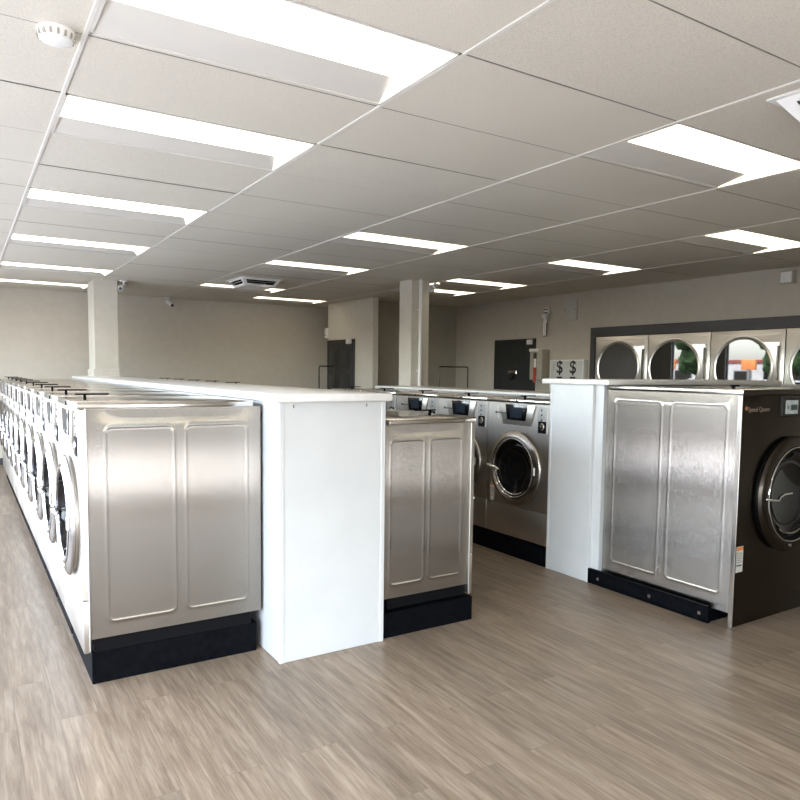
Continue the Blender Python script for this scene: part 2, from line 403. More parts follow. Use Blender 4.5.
# skirting on the back and right walls
b = B(); b.box(XL, 5.71, YB-.015, YB, 0, .1); struct(b.out('baseboard_back', 'trim_dark', smooth=False))
b = B(); b.box(XR-.015, XR, 7.3, 10.5, 0, .1); struct(b.out('baseboard_right', 'trim_dark', smooth=False))

# columns
r = empty('column', (1.705, 10.6, 0)); tag(r, 'cream square column behind the left machines, with wider sheath below', 'column')
b = B(); b.box(-.155, .155, -.25, .25, 0, H, .004, 1); b.out('shaft', 'column', r)
b = B(); b.box(-.175, .165, -.262, .262, 0, 1.48, .004, 1); b.out('sheath', 'column', r)
r = empty('column', (5.14, 7.9, 0)); tag(r, 'square grey column beyond the middle washers, white pipe down its face', 'column')
b = B(); b.box(-.138, .138, -.15, .15, 0, H, .004, 1); b.out('shaft', 'column', r)
b = B(); b.cyl((-.015, -.178, 0), .024, H, 'z', 20); b.out('pipe', 'white_plastic', r)['label'] = 'white pipe'
b = B()
for zz in (.6, 1.5, 2.3): b.box(-.05, .02, -.17, -.148, zz, zz+.02)
b.out('pipe_clip', 'white_plastic', r)

# ------------------------------------------------------------------ ceiling things
place_l = ['nearest the camera', 'second from the camera', 'third from the camera', 'fourth from the camera', 'fifth from the camera', 'last before the back wall']
def fixture(cell, label, group):
    x0, x1, y0, y1 = cell; w = x1-x0; d = y1-y0; cxm, cym = (x0+x1)/2, (y0+y1)/2
    r = empty('ceiling_light', (cxm, cym, H)); tag(r, label, 'ceiling light', group)
    hx, hy = w/2, d/2; ym = hy-.285
    b = B()
    for (a, c, e, f) in ((-hx, hx, -hy, -hy+.012), (-hx, hx, hy-.012, hy), (-hx, -hx+.012, -hy, hy), (hx-.012, hx, -hy, hy)):
        b.box(a, c, e, f, -.004, .05)
    b.out('frame', 'tbar', r, smooth=False)
    b = B()   # white reflector: a shallow slope from the far edge up to the lens
    b.quad((-hx+.012, hy-.012, 0), (hx-.012, hy-.012, 0), (hx-.012, ym, .012), (-hx+.012, ym, .012))
    b.quad((-hx, -hy, .055), (hx, -hy, .055), (hx, hy, .055), (-hx, hy, .055))
    b.out('reflector', 'reflector', r, smooth=False)
    b = B()   # lit lens with a lit end that runs to the far corner
    pts = [(-hx+.012, -hy+.012), (hx-.012, -hy+.012), (hx-.012, hy-.014), (hx-.10, ym), (-hx+.012, ym)]
    b.prism(pts, 2, -.001, .008); b.out('lens', 'lens', r, smooth=False)
    return r
for i, c in enumerate(LC):
    gi = lights[i][0]
    if gi == 3: lab = 'lit ceiling panel of the left run, ' + place_l[i]; g = 'left run of ceiling lights'
    elif gi == 5:
        lab = 'lit ceiling panel of the middle run, ' + ['at upper right beside the air vent', 'in front of the grey column', 'just beyond the one by the grey column', 'behind the far ceiling air vent'][i-6]; g = 'middle run of ceiling lights'
    elif gi == 6: lab = 'small far lit ceiling panel close to the door partition'; g = 'far ceiling light'
    else: lab = 'lit ceiling panel of the right run, ' + ['at the right edge of the photo', 'above the wall plate and dryers', 'above the dark right wall door', 'partly behind the twin emergency lamp'][i-11]; g = 'right run of ceiling lights'
    fixture(c, lab, g)

def diffuser(x, y, label, s=.33, drop=.105, ins=.075):
    r = empty('air_vent', (x, y, H)); tag(r, label, 'air vent', 'ceiling air vents')
    b = B(); b.box(-s-.03, s+.03, -s-.03, s+.03, -.012, -.002, .004, 1); b.out('flange', 'white_plastic', r)
    t = s-ins
    for k in range(4):
        R = Matrix.Rotation(k*PI/2, 4, 'Z')
        bl = B()
        # sloped side with a slot through it
        def P(u, v, off=0.):  # u along the side 0..1, v down 0..1
            hw = s + (t-s)*v; ln = Vector((0, -drop, -(s-t))).normalized()
            p = Vector(((2*u-1)*hw, -(s + (t-s)*v), -.012 - drop*v)); return p + off*Vector((0, -.8, -.6))
        us = [0, .10, .90, 1]; vs = [0, .22, .78, 1]
        for iu in range(3):
            for iv in range(3):
                if iu == 1 and iv == 1: continue
                q = [P(us[iu], vs[iv]), P(us[iu+1], vs[iv]), P(us[iu+1], vs[iv+1]), P(us[iu], vs[iv+1])]
                bl.quad(*q)
        bl.xf(R); bo = bl.out('blade', 'white_plastic', r, smooth=False)
        sl = B()
        q = [P(.10, .22, -.02), P(.90, .22, -.02), P(.90, .78, -.02), P(.10, .78, -.02)]; sl.quad(*q)
        sl.xf(R); sl.out('slot', 'rubber', bo, smooth=False)
        lv = B(); v = .5
        a, c = P(.10, v-.05, -.004), P(.90, v-.05, -.004); e, f = P(.90, v+.05, -.014), P(.10, v+.05, -.014); lv.quad(a, c, e, f)
        lv.xf(R); lv.out('louver', 'white_plastic', bo, smooth=False)
    b = B(); b.box(-t, t, -t, t, -.012-drop-.008, -.012-drop+.004, .003, 1); b.out('cover', 'white_plastic', r)
    return r
diffuser(3.35, 1.46, 'white square ceiling air vent at the right edge beside the large light')
diffuser(3.37, 9.12, 'small white ceiling air vent with dark slot far back above the left machines', .27, .085, .06)

b = B(); b.lathe([(0, -.045), (.035, -.045), (.055, -.036), (.062, -.02), (.064, -.006), (.064, 0), (0, 0)], (0, 0, 0), 'z', 40)
o = b.out('smoke_detector', 'white_plastic', None, (.325, 2.87, H)); tag(o, 'round white smoke detector on the ceiling at upper left', 'smoke detector')
b = B()
for k in range(16):
    a = 2*PI*k/16; b.box(-.004, .004, .057, .064, -.032, -.014)
    b.xf(Matrix.Rotation(2*PI/16, 4, 'Z'))
b.out('grille', 'beige_plastic', o)

# bullet cameras
def bullet_camera(loc, label, ang, tilt=.35):
    r = empty('security_camera', loc, ang); tag(r, label, 'security camera', 'white security cameras')
    b = B(); b.cyl((0, 0, -.02), .055, .02, 'z', 24); b.out('base', 'white_plastic', r)
    b = B(); b.tube([(0, 0, -.02), (0, 0, -.06), (0, -.02, -.085)], .016); b.out('arm', 'white_plastic', r)
    T = Matrix.Translation((0, -.03, -.10)) @ Matrix.Rotation(tilt, 4, 'X')
    b = B(); b.lathe([(0, .07), (.03, .07), (.036, .06), (.036, -.08), (.032, -.085), (0, -.085)], (0, 0, 0), 'y', 24); b.xf(T); b.out('housing', 'white_plastic', r)
    b = B(); b.lathe([(0, -.09), (.026, -.09), (.026, -.08), (0, -.08)], (0, 0, 0), 'y', 24); b.xf(T); b.out('lens', 'ink', r)
    return r
bullet_camera((1.93, 10.28, H+.003), 'white security camera on the ceiling at the corner of the left column', -.6)
bullet_camera((3.0, 12.245, H+.003), 'white security camera with dark lens high on the back wall', .45, .5)

# emergency lamp on the grey column
r = empty('emergency_light', (5.296, 7.84, 2.60)); tag(r, 'twin-head white emergency lamp on the side of the grey column', 'emergency light')
b = B(); b.box(-.02, .05, -.12, .10, -.05, .05, .01); b.out('box', 'white_plastic', r)
for yy, zz in ((-.13, .03), (.02, .07)):
    b = B(); b.lathe([(0, -.07), (.045, -.07), (.05, -.06), (.035, 0), (.012, .02), (0, .02)], (.04, yy, zz), 'y', 24); lo = b.out('lamp_head', 'white_plastic', r)
    b = B(); b.cyl((.04, yy-.078, zz), .04, .006, 'y', 24); b.out('lamp_lens', 'chrome', lo)

# ------------------------------------------------------------------ machines
def smooth01(t): t = max(0, min(1, t)); return t*t*(3-2*t)
def rrect_d(u, v, x0, x1, z0, z1, rad):
    cx_, cz_ = (x0+x1)/2, (z0+z1)/2; hx, hz = (x1-x0)/2-rad, (z1-z0)/2-rad
    dx, dz = abs(u-cx_)-hx, abs(v-cz_)-hz
    return math.hypot(max(dx, 0), max(dz, 0)) + min(max(dx, dz), 0) - rad
def embossed(b, w, z0, z1, rects, place, hgt=.0022, step=.005, trans=.0055):
    """pressed steel sheet: u runs 0..w, v z0..z1; two raised fields"""
    nu, nv = int(w/step), int((z1-z0)/step)
    def fn(i, j):
        u, v = i*w, z0 + j*(z1-z0)
        h = 0
        for (a, c, e, f) in rects:
            d = rrect_d(u, v, a, c, e, f, .03)
            h = max(h, hgt*math.exp(-(d/trans)**2))   # a rolled bead around each field
        top = smooth01((v-(z1-.085))/.085)
        h -= .004*top*smooth01(1-abs(2*u/w-1)**3)
        return place(u, v, h)
    b.sheet(nu, nv, fn)

DX = .004
def washer(name, label, group, Hl, D, W=.74, side=0, front='steel', zc=.734, near_seam=True):
    """front-loading washer; front looks towards -x, origin on the floor at the middle of the front"""
    r = empty(name); tag(r, label, 'washing machine', group)
    hw = W/2-.002; zt = Hl-.03
    px0, pin = (.035, .02) if D > .8 else (-.006, .0)
    b = B(); b.box(px0, D-.02, -hw+pin, hw-pin, 0, .155 if D > .8 else .143, .003, 1); b.out('plinth', 'black', r)
    b = B(); b.box(.045, D-.05, -hw+.025, hw-.025, .155, .222); b.out('base_frame', 'rubber', r, smooth=False)
    if side:
        b = B(); b.box(.026, D, -hw+(.012 if side < 0 else 0), hw-(.012 if side > 0 else 0), .222, zt); b.out('body', 'steel', r, smooth=False)
        b = B(); y = side*(hw-.0)
        wd = D-.028
        rects = [(.083*wd/.843, .40*wd/.843, .296, zt-.085), (.455*wd/.843, .77*wd/.843, .296, zt-.085)]
        embossed(b, wd, .223, zt-.002, rects, lambda u, v, h: (.027+u, y-side*.008+side*h, v))
        b.box(.027, D-.001, min(y-side*.010, y-side*.014), max(y-side*.010, y-side*.014), .223, zt-.002)
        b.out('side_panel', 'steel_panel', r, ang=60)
        b = B(); b.tube([(.026, y+side*.001, .17), (.026, y+side*.001, zt)], .004, 8); b.out('edge_trim', 'steel_bright' if D > .8 else 'steel', r)
    else:
        b = B(); b.box(.026, D, -hw, hw, .222, zt); b.out('body', 'steel', r, smooth=False)
    # front: lower service panel and upper panel
    b = B(); b.holed(0, .026, -hw, hw, .418, zt-.004, 0, zc, .25); b.out('front_panel', front, r)
    b = B(); b.box(0, .026, -hw, hw, .162, .412, .004, 2); b.out('service_panel', front, r)
    b = B(); b.box(-.012, D-.04, -hw, hw, zt, Hl, .006, 2); b.out('lid', 'steel_lid', r)
    b = B(); b.cyl((-.016, 0, zt+.013), .011, .006, 'x', 16); b.out('lid_lock', 'ink', r)
    b = B(); b.box(.07, .082, -.008, .008, Hl, Hl+.024); b.box(.03, .19, -.006, .006, Hl+.022, Hl+.030, .002, 1); b.out('lid_latch', 'rubber', r)
    # console: raised tapering plate with the screen
    t = zt-.012
    b = B(); b.prism([(-.22, t), (.22, t), (.165, t-.165), (-.165, t-.165)], 0, -.012, .004, .004); c = b.out('console', front, r)
    b = B(); b.prism([(-.132, t-.002), (.132, t-.002), (.110, t-.128), (-.110, t-.128)], 0, -.017, -.010, .002); b.out('screen', 'screen_black', c)
    b = B(); b.box(-.0185, -.0165, -.068, .068, t-.105, t-.022); b.out('display', 'screen', c, smooth=False)
    # keypad and coin slot at the viewer's right
    b = B(); b.box(-.006, .002, -.345, -.235, t-.215, t-.008, .003, 1); kp = b.out('keypad', 'keypad', r)
    for q in range(3):
        b = B(); b.cyl((-.009, -.285, t-.032-.038*q), .0075, .004, 'x', 12); b.out('button', 'ink', kp)
    b = B(); b.box(-.010, -.004, -.338, -.250, t-.21, t-.118, .004, 1); b.out('coin_plate', 'rubber', kp)
    b = B(); b.lathe([(0, -.02), (.022, -.02), (.027, -.014), (.027, -.006), (0, -.006)], (0, -.297, t-.158), 'x', 24); b.out('coin_knob', 'chrome', kp)
    # soap tray handle bar at the viewer's left
    b = B(); b.box(-.003, .001, .235, .355, t-.125, t-.015, .001, 1); b.out('tray_front', front, r)
    # door
    b = B(); b.lathe([(.284, .002+DX), (.284, -.010), (.30, -.012)], (-DX, 0, zc), 'x', 64); gk = b.out('door_base', 'steel', r)
    b = B(); b.lathe([(.285, -.008), (.300, -.010), (.303, -.015), (.299, -.022), (.290, -.027), (.262, -.036), (.256, -.037), (.252, -.033), (.252, -.02), (.285, -.008)], (-DX, 0, zc), 'x', 72); dr = b.out('door', 'door_steel', r)
    b = B(); b.lathe([(.254, -.030), (.246, -.034), (.232, -.037), (.226, -.030)], (-DX, 0, zc), 'x', 72); b.out('door_rim', 'rim_dark', dr)
    b = B(); b.tube([(-.038-DX, .236*math.cos(2*PI*i/48), zc+.236*math.sin(2*PI*i/48)) for i in range(48)], .0038, 8, True); b.out('chrome_ring', 'chrome', dr)
    b = B(); b.lathe([(.2265, -.031), (.222, .0), (.216, .012), (.19, .019), (.185, .016), (.17, .016), (.165, .019), (.08, .020), (0, .020)], (-DX, 0, zc), 'x', 64); b.out('door_glass', 'glass', dr)
    # lever handle at the viewer's left with the chrome arc under the glass
    b = B(); b.tube([(-.020-DX, .302, zc-.004), (-.048-DX, .296, zc-.004), (-.060-DX, .25, zc-.008), (-.056-DX, .19, zc-.012), (-.04-DX, .172, zc-.03)], .011, 10)
    b.out('door_handle', 'chrome', dr)
    b = B(); b.tube([(-.030-DX, .214*math.cos(a), zc+.214*math.sin(a)) for a in [math.radians(x) for x in range(-8, -125, -6)]], .006, 8); b.out('door_arc', 'chrome', dr)
    b = B(); b.box(-.046-DX, -.030-DX, -.262, -.226, zc-.032, zc+.032, .004, 1); b.out('hinge', 'steel', dr)
    return r
ords = ['', 'second', 'third', 'fourth', 'fifth', 'sixth', 'seventh', 'eighth', 'ninth', 'tenth']

# left row, fronts towards the window side
def row(first, rest, xs, ys, rz, labels):
    for i, (y, lab) in enumerate(zip(ys, labels)):
        if i == 0: o = first
        elif i == 1: o = rest
        else: o = copy_tree(rest)
        o.location = (xs, y, 0); o.rotation_euler = (0, 0, rz); o['label'] = lab
def sticker(parent, x, y0, y1, z0, z1):
    b = B(); b.box(x-.0012, x+.001, y0, y1, z0, z1); s = b.out('warning_sticker', 'label', parent, smooth=False); s['label'] = 'white warning sticker'
    b = B(); b.box(x-.0022, x-.0008, y0+.004, y1-.004, z1-.022, z1-.004); b.out('sticker_band', 'label_orange', s, smooth=False)
    b = B(); b.box(x-.0022, x-.0008, y0+.004, y1-.006, z0+.036, z0+.043)
    for q in range(5): b.box(x-.0022, x-.0008, y0+.006, y1-.006-.006*(q % 2), z0+.056+.011*q, z0+.058+.011*q)
    b.out('sticker_print', 'label_ink', s, smooth=False)

first = washer('washing_machine', '-', 'washers of the left row', 1.34, .869, side=-1, zc=.762)
rest = washer('washing_machine', '-', 'washers of the left row', 1.34, .869, zc=.762)
row(first, rest, .449, [3.845+.74*i for i in range(10)], 0,
    ['near end washer of the left row with big embossed steel end panel'] +
    [ords[i] + ' steel washer from the near end of the left row' for i in range(1, 9)] + ['farthest steel washer of the left row, at the back end'])
# back to back with it: five low washers, then five tall ones, fronts towards the aisle
first = washer('washing_machine', '-', 'low washers behind the white partition', 1.232, .635, side=1)
rest = washer('washing_machine', '-', 'low washers behind the white partition', 1.232, .635)
row(first, rest, 2.582, [3.655+.74*i for i in range(5)], PI,
    ['low steel washer right of the white partition end, its grey end panel towards the camera'] +
    ['low washer facing the aisle behind the white partition, ' + ords[i] + ' from its near end' for i in range(1, 5)])
rest2 = washer('washing_machine', '-', 'tall washers behind the white partition', 1.335, .635)
for i in range(5):
    o = rest2 if i == 0 else copy_tree(rest2)
    o.location = (2.582, 7.36+.74*i, 0); o.rotation_euler = (0, 0, PI)
    o['label'] = 'tall washer far behind the white partition, ' + ('first' if i == 0 else ords[i]) + ' of the tall ones from the front'
# middle row, fronts towards the aisle
rest = washer('washing_machine', '-', 'washers of the middle row', 1.288, .69)
text_mesh('badge', 'Speed Queen', .021, 'ink', rest, face_mx(-.0125, .178, 1.172))
b = B(); b.cyl((-.0128, .250, 1.172), .010, .002, 'x', 16); b.out('badge_mark', 'ink', rest)
mid = [rest]
for i in range(5):
    o = rest if i == 0 else copy_tree(rest)
    o.location = (3.78, 4.264+.743*i, 0)
    o['label'] = ['middle row washer beside the white partition, full round door in view, sticker at its left',
                  'middle row washer second from the white partition, half hidden by the low washer',
                  'middle row washer third from the white partition, only its black screen showing',
                  'middle row washer fourth from the white partition, at the edge of the left worktop',
                  'last middle row washer, hidden behind the left worktop end'][i]
sticker(bpy.data.objects[rest.name], -.0005, .272, .318, .425, .572)

# half walls with worktops
def half_wall(name, label, x0, x1, y0, y1, h, face, fill=0):
    r = empty(name, ((x0+x1)/2, (y0+y1)/2, 0)); tag(r, label, 'half wall')
    hx, hy = (x1-x0)/2, (y1-y0)/2
    b = B(); b.box(-hx, hx, -hy, hy, 0, h, .003, 1)
    if face == 'x' and fill: b.box(-hx+.027, hx, -hy-fill, -hy+.001, 0, h-.0005)
    b.out('panel', 'white', r)
    b = B()
    if face == 'y':
        b.box(-hx-.003, -hx+.022, -hy-.003, -hy+.022, 0, h-.001, .002, 1); b.box(hx-.022, hx+.003, -hy-.003, -hy+.022, 0, h-.001, .002, 1)
        b.box(-hx+.026, hx-.026, -hy-.0015, -hy+.004, h-.006, h-.001)
        b.out('corner_trim', 'white', r)
        b = B()
        for q in (-.23, .19): b.box(q-.002, q+.002, -hy-.002, -hy, h-.028, h-.012)
        b.out('screw', 'rim_dark', r)
    else:
        b.box(-hx-.003, -hx+.02, -hy-.003, -hy+.02, 0, h-.001, .002, 1); b.box(-hx-.003, -hx+.02, hy-.02, hy+.003, 0, h-.001, .002, 1)
        b.out('corner_trim', 'white', r)
    return r
def worktop(label, x0, x1, y0, y1, z0, z1, more=()):
    b = B(); b.box(x0, x1, y0, y1, z0, z1, .009, 3)
    o = b.out('worktop', 'worktop'); tag(o, label, 'worktop'); return o
half_wall('partition_block', 'white half wall standing between the left washer row and the low washers', 1.335, 1.944, 3.265, 10.68, 1.338, 'y')
worktop('long white worktop capping the half wall between the left washer rows', 1.303, 1.975, 3.232, 10.72, 1.339, 1.381)
half_wall('partition_block', 'white half wall end between the middle row washers and the big dark-front washer', 3.775, 7.05, 3.468, 3.888, 1.4195, 'x', .076)
worktop('short white worktop on the half wall behind the big dark-front washer', 3.742, 5.87, 3.30, 3.955, 1.4215, 1.460)
half_wall('partition_block', 'low white half wall hidden behind the middle row washers', 4.472, 5.0, 3.96, 7.62, 1.288, 'x')
worktop('thin white worktop running along the top behind the middle row washers', 4.44, 5.03, 3.958, 6.38*1.21, 1.289, 1.315)

# big washer, front towards the camera side, embossed side towards the aisle
def big_washer(x0, x1, yf, yb):
    r = empty('washing_machine', (x0, yf, 0)); tag(r, 'big dark-front washer at right with bright embossed steel side panel', 'washing machine')
    W, D, Ht = x1-x0, yb-yf, 1.417
    b = B(); b.box(-.018, W-.04, .135, D-.03, 0, .075, .003, 1); b.box(-.030, -.024, .13, D+.078, 0, .1, .001, 1)
    base = b.out('base_rail', 'black', r)
    b = B(); b.box(-.046, -.023, .125, D+.082, .0, .008); b.box(-.046, -.023, .125, D+.082, .098, .104); b.box(-.046, -.023, .125, .132, 0, .104); b.box(-.046, -.023, D+.076, D+.082, 0, .104); b.out('rail_channel', 'black', base, smooth=False)
    b = B()
    for yy in (.19, .56, 1.0): b.cyl((-.040, yy, .045), .012, .014, 'x', 14)
    b.out('rail_bolt', 'chrome', base)
    b = B(); b.box(.012, W, .022, D, .108, 1.387); b.out('body', 'steel', r, smooth=False)
    b = B(); wd = D-.03
    rects = [(.075, .455, .185, 1.325), (.525, .915, .185, 1.325)]
    embossed(b, wd, .085, 1.387, rects, lambda u, v, h: (.012-.004-h, D-u, v), .0026, .006)
    b.box(.0085, .012, .03, D, .085, 1.387)
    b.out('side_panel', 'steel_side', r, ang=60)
    b = B(); b.box(0, W, 0, .022, .004, 1.386, .004, 2); b.out('front_panel', 'steel_dark', r)
    b = B(); b.box(-.003, .0035, -.003, .024, .004, 1.386, .001, 1); b.out('edge_trim', 'steel_bright', r)
    b = B(); b.box(-.006, W, -.008, D, 1.389, 1.419, .005, 2); b.out('lid', 'steel_lid', r)
    b = B(); b.box(.0, W, -.0085, -.004, 1.391, 1.417); b.out('lid_front', 'steel_dark', r, smooth=False)
    b = B(); b.box(.07, .084, .10, .116, 1.419, 1.436); b.box(.05, .13, .10, .116, 1.434, 1.444, .002, 1); b.out('lid_latch', 'rubber', r)
    cxm, zc = W/2, .772
    b = B(); b.box(cxm-.112, cxm+.112, -.012, .003, 1.252, 1.378, .004, 1); s = b.out('screen', 'screen_black', r)
    b = B(); b.box(cxm-.078, cxm+.06, -.0135, -.0115, 1.268, 1.352); d = b.out('display', 'lcd', s, smooth=False)
    b = B(); b.box(cxm-.02, cxm+.05, -.0145, -.013, 1.29, 1.325); b.box(cxm-.058, cxm-.045, -.0145, -.013, 1.298, 1.318); b.out('readout', 'lcd_dark', d, smooth=False)
    text_mesh('badge', 'Speed Queen', .041, 'badge', r, face_my(.175, -.0008, 1.300), shear=.0)
    b = B(); b.lathe([(0, -.0015), (.013, -.0015), (.013, 0), (0, 0)], (.045, 0, 1.308), 'y', 20); b.out('badge_mark', 'emblem', r)
    b = B(); b.lathe([(.34, .002), (.34, -.02), (.36, -.022)], (cxm, 0, zc), 'y', 64); b.out('gasket', 'rubber', r)
    b = B(); b.lathe([(.345, -.018), (.358, -.02), (.360, -.034), (.350, -.05), (.325, -.06), (.30, -.058), (.290, -.045), (.290, -.02), (.345, -.018)], (cxm, 0, zc), 'y', 80); dr = b.out('door', 'steel_dark', r)
    b = B(); b.lathe([(.295, -.05), (.275, -.052), (.262, -.045), (.255, -.036)], (cxm, 0, zc), 'y', 72); b.out('door_rim', 'rubber', dr)
    b = B(); b.tube([(cxm+.292*math.cos(2*PI*i/64), -.060, zc+.292*math.sin(2*PI*i/64)) for i in range(64)], .0045, 8, True); b.out('chrome_ring', 'chrome', dr)
    b = B(); b.lathe([(.262, -.044), (.235, -.026), (.22, -.016), (.20, -.01), (.19, -.013), (.17, -.006), (0, -.003)], (cxm, 0, zc), 'y', 64); b.out('door_glass', 'glass', dr)
    b = B(); b.tube([(cxm-.315, -.05, zc-.005), (cxm-.29, -.078, zc-.008), (cxm-.23, -.082, zc-.016), (cxm-.19, -.07, zc), (cxm-.12, -.055, zc+.008), (cxm-.02, -.045, zc+.006)], .008, 10); b.out('door_handle', 'chrome', dr)
    b = B(); b.tube([(cxm+.245*math.cos(a), -.045, zc+.245*math.sin(a)) for a in [math.radians(x) for x in range(-125, 15, 6)]], .005, 8); b.out('door_arc', 'chrome', dr)
    b = B(); b.cyl((cxm-.03, -.064, zc-.315), .010, .008, 'y', 14); b.out('lock_button', 'chrome', dr)
    # sticker folded over the front corner
    b = B(); b.box(.016, .082, -.0012, .001, .335, .49); st = b.out('warning_sticker', 'label', r, smooth=False); st['label'] = 'white sticker with orange top band'
    b = B(); b.box(.018, .080, -.0022, -.0008, .466, .487); b.out('sticker_band', 'label_orange', st, smooth=False)
    b = B(); b.box(.02, .07, -.0022, -.0008, .372, .380)
    for q in range(6): b.box(.02, .074-.006*(q % 2), -.0022, -.0008, .395+.011*q, .3975+.011*q)
    b.out('sticker_print', 'label_ink', st, smooth=False)
    return r
big_washer(3.822, 4.85, 2.377, 3.385)

# ------------------------------------------------------------------ dryers in the right wall
def dryer(yc, label, W=.912, ajar=0.):
    r = empty('tumble_dryer', (7.70, yc, 0)); tag(r, label, 'tumble dryer', 'stacked dryers along the right wall')
    hw = W/2-.004
    b = B(); b.box(.012, .066, -hw, hw, .06, 2.022); b.out('body', 'steel', r, smooth=False)
    b = B(); b.box(-.0, .012, -hw, hw, 1.06, 2.02, .004, 2); b.out('upper_front', 'steel_dryer', r)
    b = B(); b.box(-.0, .012, -hw, hw, .10, 1.05, .004, 2); b.out('lower_front', 'steel_dryer', r)
    for zc in (1.585, .62):
        # door plate: a disc whose right side runs out into a square flap (viewer's right is -y)
        R_ = .372; pts = [(R_*math.cos(a), R_*math.sin(a)) for a in [math.radians(x) for x in range(55, 306, 5)]]
        pts = [(.02+u, zc+v) for u, v in pts] + [(-.395+.0, zc-.292), (-.40, zc-.285), (-.40, zc+.285), (-.395, zc+.292)]
        # outline order: starts at +y upper, goes over to +y side
        out = [(.02+R_*math.cos(math.radians(x)), zc+R_*math.sin(math.radians(x))) for x in range(-52, 129, 6)]
        out += [(-.40, zc+.292), (-.40, zc-.292)]
        b = B(); b.prism(out, 0, -.020, .002, .003); d = b.out('door', 'steel_dryer', r)
        b = B(); b.lathe([(.366, -.018), (.366, -.034), (.352, -.042), (.335, -.036), (.330, -.022)], (0, .02, zc), 'x', 72); b.out('door_ring', 'dryer_ring', d)
        b = B(); b.lathe([(.333, 0), (0, 0)], (0, 0, 0), 'x', 72); b.xf(Matrix.Translation((-.031, .02, zc)))
        go = b.out('door_glass', 'dryer_glass', d)
        b = B(); b.box(-.046, -.020, -.408, -.385, zc-.24, zc+.25, .004, 1); b.out('door_hinge', 'rim_dark', d)
        if ajar and zc > 1:   # the door stands a little open, hinged at its right edge
            p = Vector((-.02, -.40, 0)); d.location = p - Matrix.Rotation(ajar, 3, 'Z') @ p; d.rotation_euler = (0, 0, ajar)
    b = B(); b.box(-.004, .0, -.40, .40, 1.965, 1.972); b.out('control_seam', 'steel', r, smooth=False)
    return r
dl = ['leftmost dryer in the dark-framed bank on the right wall, plain black glass', 'second dryer from the left in the bank, street at the right of its glass',
      'third dryer from the left in the bank, orange sign mirrored in its glass', 'fourth dryer from the left in the bank, cut by the right edge of the photo']
for i in range(4): dryer(6.60-.914*i, dl[i], ajar=(0, .062, .0, 0)[i])
r = empty('dryer_surround', (7.70, 5.0, 0)); tag(r, 'charcoal frame around the bank of dryers on the right wall', 'frame')
ye = 3.30-5.0
b = B(); b.box(-.012, .066, ye, 7.15-5.0, 2.028, 2.157, .003, 1); b.out('top_rail', 'trim_dark', r)
b = B(); b.box(-.012, .066, 7.062-5.0, 7.15-5.0, 0, 2.026, .003, 1); b.out('end_post', 'trim_dark', r)
b = B(); b.box(.0, .066, ye, 7.06-5.0, 0, .058, .003, 1); b.out('kick_rail', 'trim_dark', r)

# ------------------------------------------------------------------ doors and wall fittings
r = struct(empty('door_1', (XR, 8.86, 0)))
b = B(); b.box(-.03, .0, -.50, .50, 0, 2.05, .003, 1); b.out('frame', 'door_dark', r)
b = B(); b.box(-.042, -.03, -.455, .455, .01, 2.01, .003, 1); b.out('leaf', 'door_dark', r)
b = B(); b.box(-.085, -.042, -.47, -.36, 1.955, 2.03, .006, 1); b.out('door_closer', 'white_plastic', r)
b = B(); b.box(-.055, -.042, -.10, .10, 1.475, 1.535, .005, 1); lk = b.out('lock_case', 'chrome', r)
b = B(); b.lathe([(0, -.045), (.05, -.045), (.06, -.03), (.05, 0), (0, 0)], (-.042, .01, 1.44), 'x', 24); b.out('knob', 'ink', lk)

r = struct(empty('door_2', (5.71, 11.13, 0)))
b = B(); b.box(-.03, 0, -.52, .50, 0, 2.045, .003, 1); b.out('frame', 'door_dark', r)
b = B(); b.box(-.04, -.03, -.47, .46, .01, 2.0, .003, 1); b.out('leaf', 'door_dark', r)
b = B()
for y0, y1 in ((-.40, -.04), (.03, .38)):
    for z0, z1 in ((.15, .85), (.95, 1.45), (1.52, 1.88)):
        b.box(-.046, -.038, y0, y1, z0, z1, .006, 2); b.box(-.050, -.044, y0+.05, y1-.05, z0+.05, z1-.05, .005, 2)
b.out('raised_panel', 'door_dark', r)
b = B(); b.box(-.10, -.04, -.47, -.36, 1.96, 2.04, .006, 1); b.out('door_closer', 'white_plastic', r)
b = B(); b.lathe([(0, -.06), (.028, -.06), (.032, -.045), (.015, -.03), (.022, 0), (0, 0)], (-.04, .40, 1.0), 'x', 20); b.out('knob', 'chrome', r)
b = B(); b.box(-.045, -.0, -.055, .055, -.09, .09, .008, 2)
o = b.out('door_sensor', 'white_plastic', None, (5.71, 11.66, 2.18)); tag(o, 'small white sensor box on the partition above the panelled door', 'sensor')
b = B(); b.cyl((-.05, 0, -.04), .012, .006, 'x', 14); b.out('eye', 'ink', o)

# beige box with a red tag
r = empty('wall_box', (XR, 8.15, 1.395)); tag(r, 'beige wall-hung box with a red tag hanging in it, beside the dark door', 'wall box')
b = B(); b.box(-.16, 0, -.10, .175, 0, .47, .008, 2); b.out('case', 'beige_plastic', r)
b = B(); b.box(-.170, 0, -.02, .19, .44, .485, .006, 1); b.out('cap', 'white_plastic', r)
b = B(); b.box(-.164, -.158, .02, .09, .06, .42); b.out('recess', 'trim_dark', r, smooth=False)
b = B(); b.box(-.172, -.162, .025, .085, -.04, .18, .002, 1); b.out('tag', 'red', r)['label'] = 'red tag'
b = B(); b.box(-.172, -.162, .02, .075, .19, .33, .002, 1); b.out('ticket', 'white_plastic', r)['label'] = 'white ticket'

